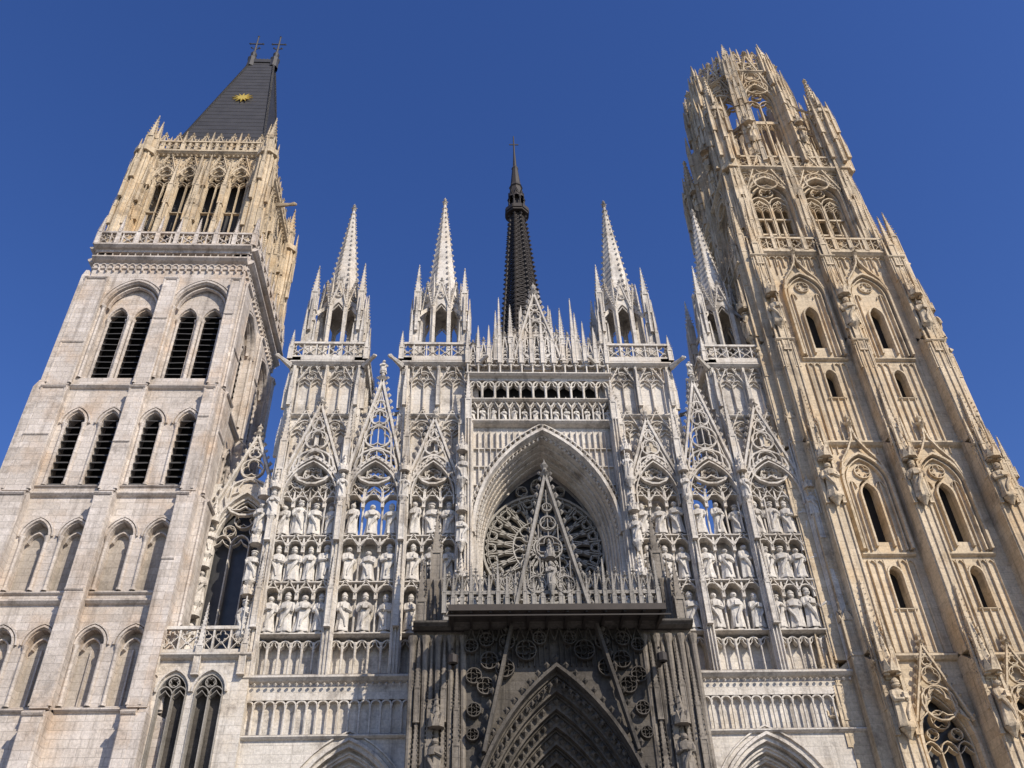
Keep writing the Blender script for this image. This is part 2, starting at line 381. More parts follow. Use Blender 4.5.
# ---- turrets
def turret(cx,half,ztip,nm):
    m=G(nm,'lime')
    yc=2.3; hb=half
    for k,(o,ang,W) in enumerate((((cx-hb,yc-hb,0),0,2*hb),((cx+hb,yc-hb,0),pi/2,2*hb),((cx+hb,yc+hb,0),pi,2*hb),((cx-hb,yc+hb,0),-pi/2,2*hb))):
        F=Fr(o,ang)
        z0=16.4 if k==2 else 26
        box(m,F,0.002,W-.002,-.3,-.15,z0,34.4)
        for (za,zb) in ((27.6,30.6),(31.0,34.0)):
            for i in range(2):
                c=W*(.29+.42*i)
                tracery(m,F,c,W*.18,za,zb-.9,.85,-.16,.02,2,.07)
                gable(m,F,c,W*.19,zb-.9,zb+.55,.0,.1,.08,0,.06,.3,.25)
            string(m,F,0,W,-.05,za-.15,.2,.16)
        for a in (.12,W/2,W-.12): 
            bar(m,F,[(a,26),(a,34.3)],.22,-.15,.14)
            for zz in (28.3,31.4): pinn(m,F,a,.2,zz,2.6,.2,sh=.5)
        string(m,F,-.15,W+.15,.0,34.35,.3,.3)
        arcade(m,F,0,W,33.7,34.3,8,-.1,.1,.06,1,cusps=False,shafts=False)
        box(m,F,-.28,W+.28,-.4,.28,34.5,34.72)
        balus(m,F,-.22,W+.22,34.72,1.15,.1,.22)
        pinn(m,F,-.2,.2,34.6,2.0,.28)
        g=F.at(-.15,.15,34.2,-pi/4)
        vs=[];
        for (d,r,z) in((0,.2,0),(.35,.15,.08),(.65,.11,.15),(.85,.14,.2),(1.0,.06,.16)):
            for i in range(6): vs.append(g.p(r*math.cos(i*pi/3),d,z+r*math.sin(i*pi/3)))
        m.add(vs,[(6*q+i,6*q+(i+1)%6,6*q+6+(i+1)%6,6*q+6+i) for q in range(4) for i in range(6)]+[(24,25,26,27,28,29)])
    C=Fr((cx,yc,0))
    frus(m,C,0,0,34.4,34.7,hb*1.3,hb*1.3,4)
    R=hb*.66; zt=40.6
    ap=R*math.cos(pi/8)
    for j in range(8):
        F=C.at(0,0,0,j*pi/4).at(0,ap)
        sw=R*math.sin(pi/8)
        box(m,F,-sw,sw,-.16,.0,34.7,35.8)
        wallarch(m,F,-sw,sw,35.8,zt,[(0,sw*.72,35.8,zt-1.4,.75)],0,.16)
        wallarch(m,F,-sw,sw,35.8,zt,[(0,sw*.72,35.8,zt-1.4,.75)],-.16,-.002)
        bar(m,F,[(-sw*.7,zt-1.3),(0,zt-.8),(sw*.7,zt-1.3)],.06,-.12,-.04)
        gable(m,F,0,sw*1.05,zt-1.1,zt+1.1,.02,.14,.1,0,.08,.4,.25)
        foil(m,F,0,zt-.1,.17,3,.05,.0,.1,rot=pi/2)
        an=F.at(sw,0); pinn(m,an,0,.0,zt-2.6,4.2,.22)
        box(m,an,-.1,.1,-.1,.12,34.7,zt-2.5)
    frus(m,C,0,0,zt-.2,zt,R*1.02,R*1.0,8)
    for sx in(-1,1):
        for sy in(-1,1):
            X,Y=sx*hb*.74,sy*hb*.74
            box(m,C,X-.17,X+.17,Y-.17,Y+.17,34.7,zt-1.6)
            for q in (36.3,38.0): frus(m,C,X,Y,q,q+.15,.34,.34,4)
            pinn(m,C,X,Y,zt-1.7,3.9,.42)
            pinn(m,C,X*1.18,Y*1.18,36.0,2.9,.2); pinn(m,C,X,Y*1.22,37.2,2.8,.17); pinn(m,C,X*1.22,Y,37.2,2.8,.17); pinn(m,C,X*.8,Y*1.1,35.3,2.8,.17); pinn(m,C,X*1.1,Y*.8,35.3,2.8,.17)
            L=math.hypot(X,Y)
            vs=[];
            for (q,zz) in((L,zt-2.2),(R*.9,zt-1.0),(R*.9,zt-.7),(L,zt-1.8)):
                ux,uy=X/L,Y/L
                for e in(-.06,.06): vs.append(C.p(ux*q-uy*e,uy*q+ux*e,zz))
            m.add(vs,[(0,2,4,6),(1,7,5,3),(0,1,3,2),(2,3,5,4),(4,5,7,6),(6,7,1,0)])
    spire8(m,C,0,0,zt-.1,ztip,R*.84,19,.13)
for s in(-1,1):
    turret(5.5*s,1.9,50.8,'inner_turret'); turret(11.65*s,1.88,50.0,'outer_turret')
# ---- centre block with rose
m=fw
zs,rise,hw=23.4,5.9,3.45
wallarch(m,FF,-4.0,4.0,16.5,29.9,[(0,hw,16.6,zs,rise)],-.1,.25,n=32)
hw0,r0,dd=hw,rise,-.35
for k in range(5):
    hw1=hw0-.07; r1=r0-.09
    A=outline(0,hw0,16.6,zs,r0,32);B=outline(0,hw1,16.6,zs,r1,32)
    loft(m,FF,A,dd,B,dd); loft(m,FF,B,dd,B,dd-.44)
    bar(m,FF,outline(0,hw0-.04,16.6,zs,r0-.04,32),.09,dd-.02,dd+.1)
    for p in arc(0,(hw0+hw1)/2,zs,(r0+r1)/2,56): blob(m,FF,p[0],dd+.06,p[1],.08)
    hw0,r0,dd=hw1,r1,dd-.44
ROSE=Fr((0,2.6,0))
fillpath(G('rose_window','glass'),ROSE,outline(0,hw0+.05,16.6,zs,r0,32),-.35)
box(m,FF,-4.2,4.2,-3.5,-3.0,16.4,30)
bar(m,FF,arc(0,hw+.16,zs,rise+.2,32),.26,-.1,.3)
bar(m,FF,arc(0,hw+.42,zs,rise+.6,32),.1,-.1,.2)
for p in arc(0,hw+.36,zs,rise+.45,44): blob(m,FF,p[0],.2,p[1],.12,.14)
for p in arc(0,hw-.06,zs,rise-.06,50): blob(m,FF,p[0],-.1,p[1],.1,.12)
cc=((rise+.65)**2-(hw+.45)**2)/(2*(hw+.45));RR=cc+hw+.45
for a in np.arange(-3.9,3.95,.3):
    x=abs(a)
    zb=zs+math.sqrt(max(0,RR*RR-(x+cc)**2)) if x<hw+.45 else 17
    if zb<29.4:
        bar(m,FF,[(a,zb),(a,29.5)],.07,-.12,.06); 
for zz in np.arange(24,29.5,1.1):
    for s in(-1,1):
        x=math.sqrt(max(0,RR*RR-(zz-zs)**2))-cc
        if x<3.9: bar(m,FF,[(s*x,zz),(s*4.0,zz)],.09,-.12,.05)
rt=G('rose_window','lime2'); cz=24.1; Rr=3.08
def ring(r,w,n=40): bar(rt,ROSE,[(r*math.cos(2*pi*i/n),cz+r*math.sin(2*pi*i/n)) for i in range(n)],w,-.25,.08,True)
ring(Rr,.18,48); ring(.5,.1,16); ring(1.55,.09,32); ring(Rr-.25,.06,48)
def petal(r0,r1,t,wid,w=.06):
    pts=[]
    for i in range(13):
        s=i/12; ang=2*pi*s
        rr=(r0+r1)/2-(r1-r0)/2*math.cos(ang)
        lat=wid*math.sin(ang)*(.55+.45*(rr-r0)/(r1-r0))*rr
        pts.append((rr,lat))
    P=[(r*math.cos(t)-l*math.sin(t),cz+r*math.sin(t)+l*math.cos(t)) for r,l in pts[:-1]]
    bar(rt,ROSE,P,w,-.2,.05,True)
for i in range(12):
    t=2*pi*i/12+pi/12
    petal(.5,1.55,t,.26,.08)
    petal(.6,1.2,t+pi/12,.18,.06)
for i in range(24):
    t=2*pi*i/24
    petal(1.5,2.5,t,.13,.07)
    petal(1.9,2.95,t+.13,.08,.06)
    bar(rt,ROSE,[(1.55*math.cos(t+.13),cz+1.55*math.sin(t+.13)),(2.2*math.cos(t+.13),cz+2.2*math.sin(t+.13)),(Rr*math.cos(t+.13),cz+Rr*math.sin(t+.13))],.08,-.2,.06)
    foil(rt,ROSE,2.68*math.cos(t),cz+2.68*math.sin(t),.26,4,.055,-.18,.04)
for s in(-1,1):
    foil(rt,ROSE,s*2.35,cz-3.0,.5,3,.07,-.2,.05)
foil(rt,ROSE,0,cz+3.65,.5,4,.08,-.2,.05)
for s in(-1,1): foil(rt,ROSE,s*1.0,cz+3.35,.3,3,.06,-.2,.05)
tracery(rt,ROSE,0,hw0,16.6,19.9,1.0,-.2,.06,8,.12)
box(rt,ROSE,-hw0,hw0,-.2,.08,20.7,20.85)
string(m,FF,-4.0,4.0,.0,29.95,.3,.35)
box(m,FF,-4.0,4.0,-1.2,-.65,29.8,32.9)
n=14
for i in range(n):
    a=-3.9+7.8*(i+.5)/n
    statue(fs_,FF,a,-.1,30.2,.92)
arcade(m,FF,-3.9,3.9,30.1,31.35,n,-.6,.1,.1,1.0)
for i in range(n): gable(m,FF,-3.9+7.8*(i+.5)/n,.25,31.0,31.55,.08,.16,.06,0,.04,.2,.2)
string(m,FF,-4.0,4.0,.05,31.45,.2,.25)
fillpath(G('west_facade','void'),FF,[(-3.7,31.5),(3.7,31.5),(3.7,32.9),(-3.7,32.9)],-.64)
arcade(m,FF,-3.8,3.8,31.55,33.0,11,-.3,.0,.14,1.2)
box(m,FF,-3.9,3.9,-.5,.02,32.95,33.2)
string(m,FF,-4.0,4.0,.05,33.2,.25,.3)
box(m,FF,-3.9,3.9,-.9,-.45,33.0,34.3)
arcade(m,FF,-3.9,3.9,33.3,34.6,13,-.5,.05,.1,1.3)
for i in range(13): 
    cxg=-3.9+7.8*(i+.5)/13; hgt=35.5+1.4*(1-abs(cxg)/3.9)
    gable(m,FF,cxg,.29,34.0,hgt,-.05,.06,.09,1,.06,.35,.22)
balus(m,FF,-3.9,3.9,34.4,.95,-.4,-.28)
for i in range(27):
    a=-3.9+7.8*i/26
    h=1.7+2.2*(1-abs(a)/3.9)+ (1.5 if i in(6,20) else 0)+(.6 if i%2==0 else 0)
    pinn(m,FF,a,.0 if i%2==0 else -.35,34.2,h,.24 if i%2==0 else .17)
box(m,FF,-.75,.75,-.8,-.3,34,36)
gable(m,FF,0,1.35,34.4,39.6,-.1,.12,.18,1,.15,.9)
gable(m,FF,0,.95,34.6,38.2,-.3,-.12,.14,1,.1,.3)
gable(m,FF,0,2.5,34.4,37.2,-.3,-.1,.14,1,.14,.4)
for s in(-1,1): pinn(m,FF,s*1.45,-.05,34.4,4.3,.34); pinn(m,FF,s*.8,-.05,36,2.6,.22); pinn(m,FF,s*2.3,-.05,34.4,3.6,.3)
for s in(-1,1):
    pier(m,FF,s*3.85,.4,.5,16.5,30,-.5,3.0)
    for zz in(19,22.5,26): niche(m,FF,s*4.15,.75,zz,1.5,.45,True,fs_)
# =================================================================== CENTRAL PORTAL (blackened stone)
PF=Fr((-.4,-4,0)); pm=G('central_portal','darkstone'); pst=G('portal_statues','darkstone')
zs,rise,hw=8.2,6.8,3.4
wallarch(pm,PF,-3.6,3.6,0,16.9,[(0,hw,0,zs,rise)],-.15,.25,n=32)
hw0,r0,dd=hw,rise,-.4
for k in range(7):
    hw1=hw0-.27; r1=r0*hw1/hw0
    A=outline(0,hw0,0,zs,r0,32);B=outline(0,hw1,0,zs,r1,32)
    loft(pm,PF,A,dd,B,dd); loft(pm,PF,B,dd,B,dd-.42)
    bar(pm,PF,outline(0,hw0-.03,0,zs,r0*(hw0-.03)/hw0,32),.09,dd-.02,dd+.12)
    ap=arc(0,(hw0+hw1)/2,zs,(r0+r1)/2,40)
    for j,p in enumerate(ap):
        blob(pm,PF,p[0],dd+.08,p[1],.13,.16)
        if k%2==0: blob(pm,PF,p[0],dd+.2,p[1]-.02,.08,.1)
    hw0,r0,dd=hw1,r1,dd-.42
fillpath(pm,PF,outline(0,hw0,0,zs,r0,32),dd+.003)
box(G('central_portal','wood'),PF,-1.5,-.06,dd,dd+.12,0,6); box(G('central_portal','wood'),PF,.06,1.5,dd,dd+.12,0,6)
box(pm,PF,-.25,.25,dd,dd+.4,0,6.2)
for zz in (7,8.3):
    for i in range(7): niche(pm,PF,-1.2+.4*i,dd+.1,zz,.95,.25,False,pst)
for s in(-1,1):
    for k in range(6): niche(pm,PF,s*(hw-.1-.27*k),-.25-.42*k,3.2,2.0,.4,False,pst)
for p in arc(0,hw-.12,zs,(rise)*(hw-.12)/hw,46): blob(pm,PF,p[0],-.05,p[1],.1,.14)
bar(pm,PF,arc(0,hw+.12,zs,rise+.25,32),.2,-.15,.28)
for p in arc(0,hw+.3,zs,rise+.55,36): blob(pm,PF,p[0],.15,p[1],.13,.15)
gm=G('central_portal','greystone')
def gx(z): return (24.1-z)*.235
rake(pm,PF,(-gx(12),12),(-gx(16.9),16.9),.2,.1,.4,.5,.12,1); rake(pm,PF,(gx(12),12),(gx(16.9),16.9),.2,.1,.4,.5,.12,-1)
rake(gm,PF,(-gx(17.2),17.2),(0,24.1),.19,-.1,.2,.42,.13,1); rake(gm,PF,(gx(17.2),17.2),(0,24.1),.19,-.1,.2,.42,.13,-1)
finial(gm,PF,0,.08,24.0,.9)
for q in range(-2,3):
    bar(gm,PF,[(q*.42,17.2),(q*.42,23.3-abs(q)*1.75)],.06,-.05,.1)
foil(gm,PF,0,20.4,.55,4,.08,-.05,.16); foil(gm,PF,0,21.6,.34,3,.07,-.05,.15,rot=pi/2); foil(gm,PF,0,22.4,.2,3,.05,-.05,.14,rot=pi/2)
foil(gm,PF,-.6,18.7,.38,4,.06,-.05,.15);foil(gm,PF,.6,18.7,.38,4,.06,-.05,.15)
niche(gm,PF,0,.25,18.6,1.1,.34,True,gm)
for s in(-1,1):
    for (x,z,r) in((1.15,15.9,.4),(2.0,15.2,.36),(2.75,14.5,.32),(3.2,13.6,.26),(1.9,16.25,.3),(2.6,15.5,.34),(3.2,14.9,.3),(.6,16.4,.26),(3.25,12.7,.22),(2.7,16.35,.28),(3.3,16.1,.26)):
        foil(pm,PF,s*x,z,r,4,.06,-.1,.14); foil(pm,PF,s*x,z,r*.5,3,.04,-.1,.1,ring=False)
    for i in range(16): bar(pm,PF,[(s*(.2+.21*i),15.3),(s*(.2+.21*i),16.5)],.04,-.14,-.02)
for i in range(18): gable(pm,PF,-3.5+7*(i+.5)/18,.18,16.3,16.85,.0,.1,.05,0,.03,.1,.2)
box(pm,PF,-5.6,5.6,-3.9,-.05,16.85,17.2)
string(pm,PF,-5.6,5.6,.05,16.95,.3,.3)
balus(gm,PF,-4.4,4.4,17.2,1.25,-.1,.05,n=18)
for i in range(25):
    a=-4.4+8.8*i/24
    pinn(gm,PF,a,.05,17.5,1.7+(.6 if i%3==0 else 0),.18)
for i in range(24):
    a=-4.4+8.8*(i+.5)/24
    gable(gm,PF,a,.19,18.35,19.1+.2*(i%2),-.08,.02,.07,0,.06,.3,.2)
bm=G('central_portal','midstone')
for s in(-1,1):
    a=s*4.6; w=2.0
    box(bm,PF,a-w/2,a+w/2,-4,-.3,0,17.0)
    for i in range(9):
        x=a-w/2+w*i/8; r=.12 if i%2==0 else .08
        shaft(bm,PF,x,-.28+(.12 if i%2==0 else 0),0,16.6,r,8)
    for i in range(4):
        pinn(bm,PF,a-w/2+w*(i+.5)/4,-.05,9.5+ (i%2)*1.2,4.2,.28)
        pinn(bm,PF,a-w/2+w*(i+.5)/4,-.05,13.2- (i%2)*.8,3.2,.22)
    for sd in(-1,1):
        F2=PF.at(a+sd*w/2,-.2,0,sd*pi/2)
        for i in range(6): shaft(bm,F2,(i*.6+.2)*( 1 if sd>0 else -1),.0,0,16.6,.13,8)
    for j in range(5): pinn(bm,PF,a+s*(.75-.1*j),-.5-.75*j,17.0,3.0+.4*j,.42)
    box(bm,PF,a+s*.2-.35,a+s*.2+.35,-4,-.9,17,19.5)
    for q in(-1,0,1): shaft(bm,PF,a+s*.2+q*.3,-.86,17,19.4,.09)
    pinn(bm,PF,a+s*.2,-1.2,19.4,3.4,.5)
    niche(bm,PF,a,.15,11,1.7,.5,True,bm)
# =================================================================== scaffold platform above the portal
sp=G('@scaffold_platform','planks'); sm=G('@scaffold_platform','iron')
for i in range(5): box(sp,PF,-4.15,4.2,.35+.26*i,.35+.26*i+.24,16.98+.004*(i%2),17.05)
box(sp,PF,-4.2,4.25,1.62,1.68,16.85,17.1); box(sp,PF,-4.2,-4.12,.3,1.65,16.85,17.08); box(sp,PF,4.2,4.27,.3,1.65,16.85,17.08)
for i in range(12):
    a=-4.05+8.2*i/11
    box(sm,PF,a-.05,a+.05,-.1,1.6,16.8,16.95)
    bar(sm,PF.at(a,0,0,pi/2),[(0.0,16.0),(1.2,16.85)],.07,-.03,.03)
for z in(16.68,): box(sm,PF,-4.35,4.45,1.5,1.55,z,z+.06)
for s in(-1,1):
    box(sm,PF,s*4.0-.06,s*4.0+.06,.2,1.1,15.1,15.4); lathe(sm,PF,s*4.0,.95,[(.1,15.0),(.2,15.05),(.2,15.35),(.08,15.4)],8)
# =================================================================== towers
def grid_faces(x0,x1,y0,y1):
    return [(Fr((x0,y0,0),0),x1-x0),(Fr((x1,y0,0),pi/2),y1-y0),(Fr((x1,y1,0),pi),x1-x0),(Fr((x0,y1,0),-pi/2),y1-y0)]
nt=G('north_tower','nstone'); nd=G('north_tower','void'); nl=G('north_tower','slate')
def mould(m,F,cx,hw,z0,zs,rise,d,w=.14,n=12,sh=True):
    bar(m,F,arc(cx,hw+w*.6,zs,rise*(hw+w*.6)/hw,n),w,d-.02,d+.12)
    if sh:
        for s in(-1,1): shaft(m,F,cx+s*(hw+.02),d+.02,z0,zs,.085,8)
def nface(F,W):
    m=nt; bc=[2.95,W-2.05]
    ops=[]
    for b in bc:
        for s in(-1,1): ops.append((b+s*.88,.55,15.6,18.3,.75))
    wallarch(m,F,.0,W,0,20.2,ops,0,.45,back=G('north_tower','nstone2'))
    for o in ops: mould(m,F,o[0],o[1],o[2],o[3],o[4],0); mould(m,F,o[0],o[1]+.16,o[2],o[3],o[4]+.16,0,.1,sh=False); bar(m,F,[(o[0],15.6),(o[0],18.2)],.1,-.42,-.3); bar(m,F,arc(o[0],.38,18.2,.5,8),.1,-.42,-.2)
    string(m,F,0,W,0,15.4); string(m,F,0,W,0,20.3,.3,.22); string(m,F,0,W,0,12.6,.3,.25)
    ops=[(o[0],.55,20.9,23.7,.8) for o in ops]
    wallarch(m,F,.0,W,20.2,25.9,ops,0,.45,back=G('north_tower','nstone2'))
    for o in ops: mould(m,F,o[0],o[1],o[2],o[3],o[4],0); mould(m,F,o[0],o[1]+.16,o[2],o[3],o[4]+.16,0,.1,sh=False); bar(m,F,arc(o[0],.4,23.5,.55,8),.1,-.42,-.2)
    string(m,F,0,W,0,20.75,.16,.12); string(m,F,0,W,0,26.0,.3,.22)
    ops=[(o[0],.46,26.6,30.4,.75) for o in ops]
    wallarch(m,F,.0,W,25.9,32.7,ops,0,.7,back=nd)
    for o in ops: mould(m,F,o[0],o[1],o[2],o[3],o[4],0,.16); mould(m,F,o[0],o[1]+.2,o[2],o[3],o[4]+.2,0,.12,sh=False); louvres(nl,F,o[0],o[1]-.02,26.6,31.0,-.33)
    string(m,F,0,W,0,26.5,.14,.12); string(m,F,0,W,0,32.8,.3,.22)
    ops=[(b,1.5,33.5,38.9,1.9) for b in bc]
    wallarch(m,F,.0,W,32.7,42.0,ops,0,.5,n=20)
    for b in bc:
        sub=[(b-.7,.5,33.6,38.2,.85),(b+.7,.5,33.6,38.2,.85)]
        wallarch(m,F,b-1.51,b+1.51,33.4,41,sub,-.45,.45,back=nd)
        mould(m,F,b,1.5,33.5,38.9,1.9,0,.2,20); mould(m,F,b,1.72,33.5,38.9,2.12,0,.12,20,False); bar(m,F,arc(b,1.35,38.9,1.72,20),.12,-.3,-.12)
        for o in sub: mould(m,F,o[0],o[1],o[2],o[3],o[4],-.45,.14); louvres(nl,F,o[0],o[1],33.6,38.8,-.65)
        shaft(m,F,b,-.3,33.5,38.3,.12,8)
    for i in range(int(W/.42)):
        a=.2+i*.42
        if a<W-.1: bar(m,F,arc(a,.17,42.1,.2,6),.08,-.02,.18); box(m,F,a+.17,a+.25,-.02,.16,41.75,42.15)
    string(m,F,-.1,W+.1,.1,42.6,.4,.35); box(m,F,0,W,-.5,.1,41.98,42.6)
    arcade(m,F,0,W,42.8,43.5,20,-.1,.15,.08,1,cusps=False,shafts=False)
    string(m,F,-.2,W+.2,.2,43.6,.3,.35); box(m,F,-.1,W+.1,-.8,.2,43.3,43.65)
    balus(m,F,-.2,W+.2,43.8,1.2,.2,.34,pin=1.1)
    for a,w in((.6,1.2),((bc[0]+bc[1])/2,.75),(W-.25,.5)):
        for (za,zb,dp) in((0,15.3,1.0),(15.3,26,.72),(26,32.8,.5),(32.8,41.2,.34)):
            box(m,F,a-w/2-(.0),a+w/2,-.05,dp,za,zb-.3); wedge(m,F,a-w/2,a+w/2,-.05,dp,zb-.3,zb+.25)
            for s in(-1,1): shaft(m,F,a+s*w/2,dp*.9,za+.1,zb-.35,.07,6)
            string(m,F,a-w/2-.05,a+w/2+.05,dp,zb-.34,.2,.12)
            k=random.uniform(.3,.7); string(m,F,a-w/2-.03,a+w/2+.03,dp,za+(zb-za)*k,.14,.07)
NX0,NX1,NY0,NY1=-26.1,-17.2,0.0,9.4
for F,W in grid_faces(NX0,NX1,NY0,NY1): nface(F,W)
for (x,y) in((NX0,NY0),(NX1,NY0),(NX1,NY1),(NX0,NY1)):
    sx=-1 if x<-20 else 1; sy=-1 if y<2 else 1
    for (za,zb,dp) in((0,15.3,.98),(15.3,26,.7),(26,32.8,.48),(32.8,41.4,.32)):
        C=Fr((x,y,0)); e=dp*(.45 if sx>0 else 1)
        box(nt,C,min(0,sx*e),max(0,sx*e),min(0,-sy*dp),max(0,-sy*dp),za,zb-.3)
        frus(nt,C,sx*e*.45,-sy*dp*.45,zb-.3,zb+.25,e*.78,e*.4,4)
nt2=G('north_tower_belfry','tanstone')
def nface2(F,W):
    m=nt2
    ops=[(W*.17,.62,45.2,51.2,1.3),(W*.37,.62,45.2,51.2,1.3),(W*.63,.62,45.2,51.2,1.3),(W*.83,.62,45.2,51.2,1.3)]
    wallarch(m,F,0,W,43.6,54.0,ops,0,.5)
    wallarch(m,F,0,W,43.6,54.0,ops,-.5,-.002)
    for o in ops:
        tracery(m,F,o[0],o[1],o[2],o[3],o[4],-.35,-.15,2,.09)
        bar(m,F,[(o[0]-.6,48.3),(o[0]+.6,48.3)],.1,-.35,-.15)
        bar(m,F,arc(o[0],.76,51.2,1.5,12),.16,-.02,.2)
        gable(m,F,o[0],.8,51.6,54.3,.1,.22,.1,1,.08,.5,.3)
        for s in(-.62,.62): shaft(m,F,o[0]+s,.05,45.4,51.2,.08)
    for i in range(5):
        a=[.12,W*.27,W*.5,W*.73,W-.12][i]
        q=.28 if i%2==0 else .14
        box(m,F,a-q,a+q,-.05,.4,43.6,49.5); wedge(m,F,a-q,a+q,-.05,.4,49.5,50.2)
        pinn(m,F,a,.42,45.0,4.6,.32); pinn(m,F,a,.3,48.6,4.6,.34); pinn(m,F,a-.2,.4,44,3,.18);pinn(m,F,a+.2,.4,44,3,.18)
        if i%2==0: pinn(m,F,a-.3,.2,50.6,4.2,.24);pinn(m,F,a+.3,.2,50.6,4.2,.24); pinn(m,F,a-.32,.3,47,3.6,.22);pinn(m,F,a+.32,.3,47,3.6,.22)
    string(m,F,-.1,W+.1,.08,54.1,.35,.35)
    for i in range(24): blob(m,F,W*(i+.5)/24,.25,53.85,.11)
    balus(m,F,-.1,W+.1,54.35,1.1,.1,.25)
    for i in range(17): pinn(m,F,W*i/16,.18,54.2,(3.2 if i in(0,16) else 2.3 if i%4==0 else 1.7),.36 if i in(0,16) else .22)
    for i in range(8): gable(m,F,W*(i+.5)/8,.42,55.2,56.2,.12,.22,.08,0,.08,.35,.28)
I=.7
for F,W in grid_faces(NX0+I,NX1-I,NY0+I,NY1-I): nface2(F,W)
box(G('north_tower_belfry','slate'),Fr((0,0,0)),NX0+2.2,NX1-2.2,-NY1+2.2,-NY0-2.2,43.6,54)
for x in(NX0+.35,NX1-.35):
    for y in(NY0+.35,NY1-.35):
        C=Fr((x,y,0)); frus(nt2,C,0,0,43.6,53.5,.62,.5,8)
        for j in range(8): bar(nt2,C.at(0,0,0,j*pi/4),[(0,44),(0,53.4)],.16,.45,.6)
        frus(nt2,C,0,0,53.5,54,.72,.72,8); pinn(nt2,C,0,0,53.9,4.4,.55)
        for q in range(4): pinn(nt2,C,.6*math.cos(q*pi/2),.6*math.sin(q*pi/2),50.5,4.8,.26)
        for q in range(4): pinn(nt2,C,.62*math.cos(q*pi/2+.78),.62*math.sin(q*pi/2+.78),46,4.2,.24)
        for q in range(4): pinn(nt2,C,.7*math.cos(q*pi/2+.4),.7*math.sin(q*pi/2+.4),48.5,4.0,.2)
box(nt2,Fr((0,0,0)),NX0+.5,NX1-.5,-NY1+.5,-NY0-.5,43.3,43.9)
g=Fr((NX1-.6,4.5,53.6),pi/2)
vs=[]
for (d,r,z) in((0,.22,0),(.6,.17,.05),(1.1,.12,.12),(1.4,.16,.2),(1.6,.07,.15)):
    for i in range(6): vs.append(g.p(r*math.cos(i*pi/3),d,z+r*math.sin(i*pi/3)))
nt2.add(vs,[(6*q+i,6*q+(i+1)%6,6*q+6+(i+1)%6,6*q+6+i) for q in range(4) for i in range(6)]+[(24,25,26,27,28,29)])
# hipped axe roof
rf=G('north_tower_roof','lead'); C=Fr((0,0,0))
x0,x1,y0,y1=NX0+1.25,NX1-1.15,NY0+1.25,NY1-1.25; yc=(y0+y1)/2
rx0,rx1,zr=-22.3,-20.4,72.6
stp=[(0,54.3),(.06,56.0),(1,zr)]
rings=[]
for t,z in stp:
    rings.append([(x0+(rx0-x0)*t,y0+(yc-.12-y0)*t,z),(x1+(rx1-x1)*t,y0+(yc-.12-y0)*t,z),(x1+(rx1-x1)*t,y1+(yc+.12-y1)*t,z),(x0+(rx0-x0)*t,y1+(yc+.12-y1)*t,z)])
vs=sum(rings,[]); rf.add(vs,[(4*k+i,4*k+(i+1)%4,4*k+4+(i+1)%4,4*k+4+i) for k in range(2) for i in range(4)]+[(8,9,10,11)])
def seam(p,q,w=.07,mm=rf):
    p=Vector(p);q=Vector(q);t=(q-p).normalized();u=t.cross(Vector((0,0,1))).normalized();v=u.cross(t)
    vs=[]
    for c in(p,q):
        for (a,b) in((-w,-w),(w,-w),(w,w),(-w,w)): vs.append(tuple(c+u*a+v*b))
    mm.add(vs,[(0,1,2,3),(7,6,5,4),(0,4,5,1),(1,5,6,2),(2,6,7,3),(3,7,4,0)])
def lerp(p,q,t): return tuple(p[i]+(q[i]-p[i])*t for i in range(3))
for i in range(4):
    a,b=rings[1][i],rings[1][(i+1)%4]; c,d=rings[2][i],rings[2][(i+1)%4]
    for k in(0,14): seam(lerp(a,b,k/14),lerp(c,d,k/14),.09)
    for k in range(1,26): 
        t=k/26; seam(lerp(a,c,t),lerp(b,d,t),.018)
box(rf,C,rx0-.1,rx1+.1,-yc-.25,-yc+.25,zr-.2,zr+.25)
for k in range(7): blob(rf,C,rx0+(rx1-rx0)*k/6,-yc,zr+.45,.16,.3)
for x in(rx0,rx1):
    lathe(rf,C,x,-yc,[(.4,zr-.8),(.34,zr+.2),(.42,zr+.5),(.18,zr+1.0),(.28,zr+1.3),(.1,zr+1.8),(.06,zr+4.2)],8)
    box(rf,C,x-.55,x+.55,-yc-.04,-yc+.04,zr+3.0,zr+3.1)
    for (dx,dz) in((-.55,3.05),(.55,3.05),(0,4.25),(-.32,2.4),(.32,2.4)): blob(rf,C,x+dx,-yc,zr+dz,.12)
    bar(rf,Fr((x,yc,0)),[(-.32,zr+2.4),(0,zr+2.1),(.32,zr+2.4)],.07,-.03,.03)
gd=G('north_tower_roof','gold')
t=.53; zc=56+(zr-56)*t; a=lerp(rings[1][0],rings[2][0],t); b=lerp(rings[1][1],rings[2][1],t); cxx=(a[0]+b[0])/2-.05; yy=a[1]-.16
ray=[]
for i in range(24):
    r=.8 if i%2==0 else .3
    ray.append((cxx+r*math.cos(i*pi/12),yy+(r*math.sin(i*pi/12))*.2,zc+r*math.sin(i*pi/12)))
gd.add(ray+[(x,y+.08,z) for x,y,z in ray],[tuple(range(24)),tuple(range(47,23,-1))]+[(i,24+i,24+(i+1)%24,(i+1)%24) for i in range(24)])
